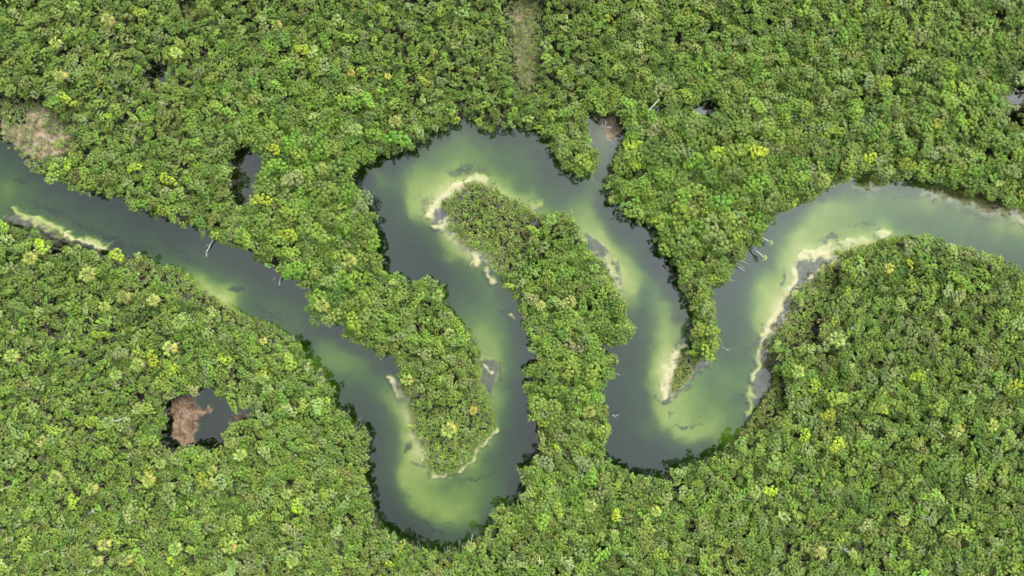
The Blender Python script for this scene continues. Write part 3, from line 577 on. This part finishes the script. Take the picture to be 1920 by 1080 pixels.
# saplings and lower boughs that close the canopy underneath
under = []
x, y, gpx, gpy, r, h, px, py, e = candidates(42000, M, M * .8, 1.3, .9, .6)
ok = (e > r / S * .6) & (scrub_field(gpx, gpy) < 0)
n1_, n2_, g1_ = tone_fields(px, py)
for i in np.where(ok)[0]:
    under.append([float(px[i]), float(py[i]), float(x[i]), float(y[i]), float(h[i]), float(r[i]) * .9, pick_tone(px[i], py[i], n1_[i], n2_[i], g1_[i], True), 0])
x, y, gpx, gpy, r, h, px, py, e = candidates(160000, 2, 2, 0, 0, 1)
sf = scrub_field(gpx, gpy); e = samp(SD, gpx, gpy)
for i in np.where(sf >= 0)[0]:
    sk = SCR[sf[i]][1]; r_ = random.uniform(.5, .95); h_ = random.uniform(.5, 1.1) + r_ * .5
    if sk == 'grey': r_ *= .8
    if e[i] < (2 if sk != 'grey' else -60): continue
    if e[i] < 0 and (random.random() < .72): continue
    if sk == 'grey' and 958 < gpx[i] < 1004 and gpy[i] < 162 and random.random() < .1: continue
    if crowded(x[i], y[i], r_, .45 if sk != 'grey' else .5): continue
    claim(x[i], y[i], r_)
    t = {'olive': ['olive green'] * 5 + ['mid green', 'grey green', 'brownish', 'yellow green'], 'green': ['mid green'] * 4 + ['olive green'] * 2 + ['yellow green', 'grey green'], 'grey': ['grey green'] * 3 + ['olive green'] * 2 + ['brownish'], 'brown': ['olive green'] * 2 + ['brownish'] * 2 + ['mid green']}[sk]
    shrubs.append([float(gpx[i]), float(gpy[i]), float(x[i]), float(y[i]), h_, r_, random.choice(t), 0])
print('trees', len(trees), 'under', len(under), 'shrubs', len(shrubs), 'palms', len(palms))

BASE = (.103, .152, .027)
def jit(c, s=.16, pull=.48):
    c = tuple(a + (b - a) * pull for a, b in zip(c, BASE))
    k = 1 + random.gauss(0, s); return tuple(max(.005, v * k * (1 + random.gauss(0, .05))) for v in c)

# the 300 crowns that show largest become trees of their own, the rest one forest
infr = [i for i, t in enumerate(trees) if 6 < t[0] < 1914 and 6 < t[1] < 1074]
infr.sort(key=lambda i: (-trees[i][7], -trees[i][5] * H / (H - trees[i][4])))
single = infr[:300]; sset = set(single)

# ------------------------------------------------------------------ labels that point to one thing
MARKS = [(390,785,'brown forest pond'),(300,130,'small dark pool'),(460,340,'dark creek gap'),(60,240,'pinkish mud bank'),(110,435,'narrow weedy sandbar'),(420,555,'small yellow shoal'),(840,885,'blunt peninsula tip'),(850,365,'pale pointed beach'),(1135,270,'muddy side inlet'),(1257,715,'white spit beach'),(1475,550,'curved pale sandbar'),(1880,400,'far right sandbar'),(1908,177,'grey edge pool'),(985,110,'grey scrub strip'),(830,1010,'lowest river bend'),(1230,885,'wide middle bend'),(890,235,'topmost river bend'),(0,0,'top left corner'),(1920,0,'top right corner'),(0,1080,'bottom left corner'),(1920,1080,'bottom right corner'),(1420,475,'leaning palm'),(390,468,'white fallen tree'),(840,807,'largest golden palm'),(600,600,'left channel elbow'),(1340,675,'thin forest spit'),(1180,620,'bulging right bank'),(800,515,'dented left bank'),(1590,340,'upper right bank')]
RANK = ['nearest', 'second nearest', 'third nearest', 'fourth nearest', 'fifth nearest', 'sixth nearest', 'seventh nearest', 'eighth nearest', 'ninth nearest', 'tenth nearest', 'eleventh nearest', 'twelfth nearest']
def place_words(items):
    """items: (noun phrase, px, py, own mark to skip) -> one label each, unlike any other"""
    keys = {}
    for n, (noun, px, py) in enumerate(items):
        best = sorted(((mx - px) ** 2 + (my - py) ** 2, mx, my, w) for mx, my, w in MARKS if (mx - px) ** 2 + (my - py) ** 2 > 12 ** 2)[0]
        d2, mx, my, w = best; dx, dy = px - mx, py - my
        if abs(dx) > 2.2 * abs(dy): rel = 'right of' if dx > 0 else 'left of'
        elif abs(dy) > 2.2 * abs(dx): rel = 'below' if dy > 0 else 'above'
        else: rel = ('below and ' if dy > 0 else 'above and ') + ('right of' if dx > 0 else 'left of')
        keys.setdefault((noun, rel, w), []).append((d2, n))
    out = [None] * len(items)
    for (noun, rel, w), lst in keys.items():
        lst.sort()
        for q, (d2, n) in enumerate(lst):
            out[n] = f'{noun} {rel} the {w}' + (f', {RANK[min(q, 11)]} one' if len(lst) > 1 else '')
    return out

def size_word(r): return 'small' if r < 1.45 else 'mid-sized' if r < 1.8 else 'broad' if r < 2.1 else 'very broad'
crown_src = {}; trunk_src = {}
labels = place_words([(f'{size_word(trees[i][5])} {trees[i][6]} mangrove', trees[i][0], trees[i][1]) for i in single])
for n, i in enumerate(single):
    px, py, x, y, h, r, tone, sp = trees[i]
    gz = max(-.25, ground_z(x, y))
    root = link('mangrove_tree', None, None, (x, y, gz), label=labels[n], category='tree', group='mangrove trees standing out of the forest')
    root.empty_display_size = .5
    big = r > 1.45 or n % 3 == 0
    v = (8 + n % 5) if big else n % 8
    if n >= 290: v = 13 + n % 4               # a few of the shrubby kind
    k = n % 3
    tr = link('trunk', TRUNKS[k], root, (0, 0, h - gz)); tr.scale = (r * .9, r * .9, h - gz)
    cr = link('crown', CROWNS[v], root, (0, 0, h - gz)); cr.scale = (r, r, r * random.uniform(.8, 1.05)); cr.rotation_euler.z = random.random() * 6.28
    cr['tint'] = jit(TONES[tone], .08, .22 if sp else .35)
    crown_src.setdefault(v, cr); trunk_src.setdefault(k, tr)

# ------------------------------------------------------------------ the forest and the low scrub as single masses
def forest(name, items, variants, label, category):
    P = []; tint = []; scl = []; tsc = []; rot = []; vid = []; tid = []
    for px, py, x, y, h, r, tone, sp in items:
        gz = max(-.25, ground_z(x, y)) if abs(x) < 165 and abs(y) < 100 else .3
        P.append((x, y, h)); tint.append(jit(TONES[tone])); q = random.uniform(.8, 1.22); scl.append((r * q, r / q, r * random.uniform(.75, 1.1))); tsc.append((r * .9, r * .9, h - gz))
        rot.append((random.gauss(0, .14), random.gauss(0, .14), random.random() * 6.28))
        vid.append(variants(r)); tid.append(random.randrange(3))
    me = bpy.data.meshes.new(name); P = np.array(P, np.float32)
    me.vertices.add(len(P)); me.vertices.foreach_set('co', P.ravel())
    for nm, typ, da in (('tint', 'FLOAT_VECTOR', tint), ('scl', 'FLOAT_VECTOR', scl), ('tsc', 'FLOAT_VECTOR', tsc), ('rot', 'FLOAT_VECTOR', rot), ('vid', 'INT', vid), ('tid', 'INT', tid)):
        attr(me, nm, typ, 'POINT', np.array(da))
    o = link(name, me, kind='stuff', label=label, category=category)
    ng = bpy.data.node_groups.new(name, 'GeometryNodeTree')
    ng.interface.new_socket('Geometry', in_out='INPUT', socket_type='NodeSocketGeometry'); ng.interface.new_socket('Geometry', in_out='OUTPUT', socket_type='NodeSocketGeometry')
    nd, ln = ng.nodes, ng.links
    gi = nd.new('NodeGroupInput'); go = nd.new('NodeGroupOutput'); jn = nd.new('GeometryNodeJoinGeometry')
    def named(nm, dt):
        q = nd.new('GeometryNodeInputNamedAttribute'); q.data_type = dt; q.inputs['Name'].default_value = nm; return q.outputs['Attribute']
    R_ = named('rot', 'FLOAT_VECTOR')
    for att, src, sc in (('vid', crown_src, 'scl'), ('tid', trunk_src, 'tsc')):
        A_ = named(att, 'INT'); S_ = named(sc, 'FLOAT_VECTOR')
        for k, ob in src.items():
            cmp_ = nd.new('FunctionNodeCompare'); cmp_.data_type = 'INT'; cmp_.operation = 'EQUAL'
            ia = [s for s in cmp_.inputs if s.type == 'INT']; ln.new(A_, ia[0]); ia[1].default_value = k
            oi = nd.new('GeometryNodeObjectInfo'); oi.transform_space = 'ORIGINAL'; oi.inputs['Object'].default_value = ob; oi.inputs['As Instance'].default_value = False
            ip = nd.new('GeometryNodeInstanceOnPoints')
            ln.new(gi.outputs[0], ip.inputs['Points']); ln.new(cmp_.outputs[0], ip.inputs['Selection']); ln.new(oi.outputs['Geometry'], ip.inputs['Instance'])
            ln.new(R_, ip.inputs['Rotation']); ln.new(S_, ip.inputs['Scale']); ln.new(ip.outputs[0], jn.inputs[0])
    ln.new(jn.outputs[0], go.inputs[0])
    md = o.modifiers.new('trees', 'NODES'); md.node_group = ng
    return o
rest = [t for i, t in enumerate(trees) if i not in sset] + under
forest('mangrove_forest', rest, lambda r: random.randrange(8) if (r < 1.45 and random.random() < .8) else 8 + random.randrange(5), 'dense green mangrove forest covering both banks of the river', 'forest')
forest('low_scrub', shrubs, lambda r: 13 + random.randrange(4), 'low olive scrub on the river points and muddy clearings', 'scrub')

# ------------------------------------------------------------------ palms
def palm_noun(r, dd):
    return ('large ' if r > 2.15 else 'small ' if r < 1.5 else '') + ('golden fan palm' if dd > 1.3 else 'fan palm with orange dead fronds' if dd > .75 else 'yellow green fan palm' if dd > .35 else 'all green fan palm')
pl = place_words([(palm_noun(r, dd), px, py) for px, py, x, y, h, r, dd in palms])
for n, (px, py, x, y, h, r, dd) in enumerate(palms):
    gz = max(-.1, ground_z(x, y))
    root = link('fan_palm', None, None, (x, y, gz), label=pl[n], category='palm', group='fan palms scattered through the forest'); root.empty_display_size = .5
    tr = link('trunk', PALMTRUNK, root, (0, 0, h - gz)); tr.scale = (1, 1, h - gz)
    cr = link('crown', PALMS[n % 4], root, (0, 0, h - gz)); cr.scale = (r, r, r * .8); cr.rotation_euler = (random.gauss(0, .12), random.gauss(0, .12), random.random() * 6.28)
    base = (.105, .155, .028) if dd < .35 else (.135, .165, .03) if dd < 1.3 else (.225, .20, .03)
    cr['tint'] = jit(base, .1, 0)
    if dd > .15:
        de = link('dead_fronds', DEADF[n % 4], root, (0, 0, h - gz - .12)); s_ = r * (.92 if dd > .7 else .8)
        de.scale = (s_, s_, s_); de.rotation_euler.z = random.gauss(.25, .45)
        de['tint'] = jit((.25, .185, .05) if dd > .7 else (.20, .18, .06), .12, 0); de['label'] = 'orange drooping dead fronds' if dd > .7 else 'straw coloured old fronds'

# ------------------------------------------------------------------ dead trees and driftwood
sl = place_words([('bare white dead tree', px, py) for px, py, h in SNAG_AT])
for n, (px, py, h) in enumerate(SNAG_AT):
    x, y = W(px, py, h * .85); gz = max(-.2, ground_z(x, y))
    root = link('dead_tree', None, None, (x, y, gz), label=sl[n], category='dead tree', group='bare dead trees above the canopy'); root.empty_display_size = .5
    t = link('trunk', SNAGS[n % 4], root); q = h * 1.08; t.scale = (q * 1.0, q * 1.0, q); t.rotation_euler = (random.gauss(0, .07), random.gauss(0, .07), random.random() * 6.28)

def wood(name, label, category, runs, mat=M_dead, group=None):
    """runs: lists of (px, py, z, radius)"""
    Vs, Fs = [], []
    for run in runs: tube(Vs, Fs, [(*W(p, q, zz), zz) for p, q, zz, rr in run], [rr for *_, rr in run], 6)
    o = link(name, mesh_np(name, np.concatenate(Vs), Fs, mat, True), label=label, category=category)
    if group: o['group'] = group
    return o
wood('fallen_tree', 'white bare fallen tree lying out from the upper left bank into the water', 'fallen tree', [[(400,446,1.2,.16),(396,455,.8,.15),(391,466,.4,.12),(387,475,.15,.09),(386,483,-.1,.05)],[(394,459,.7,.09),(389,460,.5,.06),(386,463,.3,.03)],[(390,468,.35,.08),(386,470,.3,.05),(384,474,.1,.03)],[(387,475,.15,.06),(390,481,.1,.03)]])
wood('fallen_branch', 'short white forked branch poking from the water below the leafy left bank', 'branch', [[(518,520,.5,.07),(514,524,.15,.06),(512,526,-.1,.03)],[(515,523,.2,.04),(512,521,.15,.02)]])
wood('stump', 'pale grey stump standing in the water beside the left bank', 'stump', [[(526,519,.9,.12),(525,526,.4,.16),(524,534,-.3,.2)]])
wood('fallen_log', 'straight white log lying across a dark gap beside the muddy side inlet', 'log', [[(1216,208,5.2,.15),(1226,197,5.6,.14),(1236,186,6.0,.09)]])
wood('driftwood', 'dark sunken branch with black clumps drifting off the inlet bank', 'driftwood', [[(1159,397,.3,.06),(1154,405,.1,.1),(1148,410,.05,.12),(1142,412,0,.08)],[(1155,404,.12,.16),(1157,407,.05,.1)],[(1150,409,.06,.18),(1146,411,.03,.1)]], M_wet)
wood('driftwood', 'two thin brown branches lying on the blunt peninsula beach', 'driftwood', [[(770,865,.05,.07),(783,872,.1,.08),(797,876,.15,.06)],[(778,866,.05,.04),(788,871,.12,.06)]], M_wet)
wood('driftwood', 'small dark stub in the water beside the right bank of the middle channel', 'driftwood', [[(1243,497,.2,.2),(1246,502,.05,.16),(1250,505,0,.06)]], M_wet)
wood('dead_bush', 'bleached bare twigs hanging over the water below the leaning palm', 'dead bush', [[(1386,489,1.5,.07),(1396,492,1.0,.05),(1404,495,.5,.03)],[(1384,500,1.5,.07),(1392,506,.9,.05),(1398,508,.4,.03)],[(1388,500,1.3,.05),(1396,502,.8,.03)],[(1367,523,1.2,.05),(1378,527,.5,.03)]])
wood('dead_bush', 'bleached bare twigs over the water on the right side of the thin spit', 'dead bush', [[(1352,650,1,.05),(1362,655,.4,.05),(1372,654,.2,.03)],[(1360,654,.4,.04),(1368,660,.1,.03)]])
wood('dead_bush', 'bleached bare twigs reaching right over the middle bend', 'dead bush', [[(1148,778,1.4,.07),(1156,779,.9,.05),(1161,777,.5,.03)],[(1150,780,1.2,.05),(1157,783,.6,.03)],[(1150,702,1.2,.06),(1158,701,.7,.04),(1163,704,.3,.03)]])

def leaning(label, a, b, ha, hb, rc):
    """palm whose stem leans out over the water: a foot, b head (photo units)"""
    fx, fy = W(*a, ha); hx, hy = W(*b, hb)
    root = link('leaning_palm', None, None, (fx, fy, ha), label=label, category='palm'); root.empty_display_size = .5
    Vs, Fs = [], []
    D = Vector((hx - fx, hy - fy, hb - ha))
    tube(Vs, Fs, [(0, 0, -.3), D * .35 + Vector((0, 0, -.15)), D * .7 + Vector((0, 0, -.15)), D], [.2, .16, .13, .12], 8)
    link('trunk', mesh_np('leaning_stem', np.concatenate(Vs), Fs, M_dead, True), root)
    c = link('crown', PALMS[1], root, D); c.scale = (rc, rc, rc * .8); c.rotation_euler = (.3, .5, 1); c['tint'] = (.16, .2, .05)
leaning('pale palm leaning far out over the water below the wooded right bank', (1404,459), (1434,483), 1.2, 3.2, 1.0)
leaning('small palm leaning over the water just above the longer leaning palm', (1428,445), (1446,455), 1.5, 3.0, .85)

# ------------------------------------------------------------------ light
EL, AZ = 52.0, 35.0        # height of the sun; bearing clockwise from the top of the picture
sv = Vector((math.sin(math.radians(AZ)) * math.cos(math.radians(EL)), math.cos(math.radians(AZ)) * math.cos(math.radians(EL)), math.sin(math.radians(EL))))
L = bpy.data.lights.new('sun', 'SUN'); L.energy = 2.1; L.angle = math.radians(7); L.color = (1, .945, .83)
lo = bpy.data.objects.new('sun', L); COL.objects.link(lo); lo.location = sv * 300; lo.rotation_euler = (-sv).to_track_quat('-Z', 'Y').to_euler()
w = bpy.data.worlds.new('World'); scene.world = w; w.use_nodes = True
g = N(w); g.n.clear()
sky = g.add('ShaderNodeTexSky', sky_type='NISHITA'); sky.sun_disc = False
sky.sun_elevation = math.radians(EL); sky.sun_rotation = math.radians(AZ); sky.air_density = 1.0; sky.dust_density = 4.0; sky.ozone_density = 1.0
tc = g.add('ShaderNodeTexCoord')
cn = g.add('ShaderNodeTexNoise', i_Vector=tc.outputs['Generated'], i_Scale=2.2, i_Detail=4.0).outputs[0]
bw = g.add('ShaderNodeRGBToBW', i_0=sky.outputs[0]).outputs[0]
toward = g.add('ShaderNodeVectorMath', operation='DOT_PRODUCT', i_0=tc.outputs['Generated'], i_1=(math.sin(math.radians(AZ)), math.cos(math.radians(AZ)), 0)).outputs['Value']
bright = math_(g, 'ADD', math_(g, 'MULTIPLY', toward, .55), 1.0)      # thinner cloud on the sunward side
cloud = g.add('ShaderNodeVectorMath', operation='SCALE', i_0=(.90, 1.0, 1.04), i_Scale=math_(g, 'MULTIPLY', math_(g, 'ADD', math_(g, 'MULTIPLY', bw, 1.0), 6.2), bright)).outputs[0]
colr = mixc(g, ramp(g, cn, .15, .6), sky.outputs[0], cloud)
bg = g.add('ShaderNodeBackground', i_Color=colr, i_Strength=.12)
g.add('ShaderNodeOutputWorld', i_Surface=bg.outputs[0])

# ------------------------------------------------------------------ camera
cam = bpy.data.cameras.new('camera'); co = bpy.data.objects.new('camera', cam); COL.objects.link(co)
co.location = (0, 0, H); co.rotation_euler = (0, 0, 0)
cam.sensor_width = 36; cam.lens = 36 * H / 260.0; cam.clip_start = 1; cam.clip_end = 8000
scene.camera = co
scene.view_settings.view_transform = 'Standard'; scene.view_settings.look = 'None'; scene.view_settings.gamma = 1
scene.view_settings.exposure = .9
cy = scene.cycles
cy.max_bounces = 6; cy.diffuse_bounces = 3; cy.glossy_bounces = 2; cy.transmission_bounces = 3; cy.transparent_max_bounces = 8; cy.volume_bounces = 0
cy.use_denoising = True; cy.caustics_reflective = False; cy.caustics_refractive = False
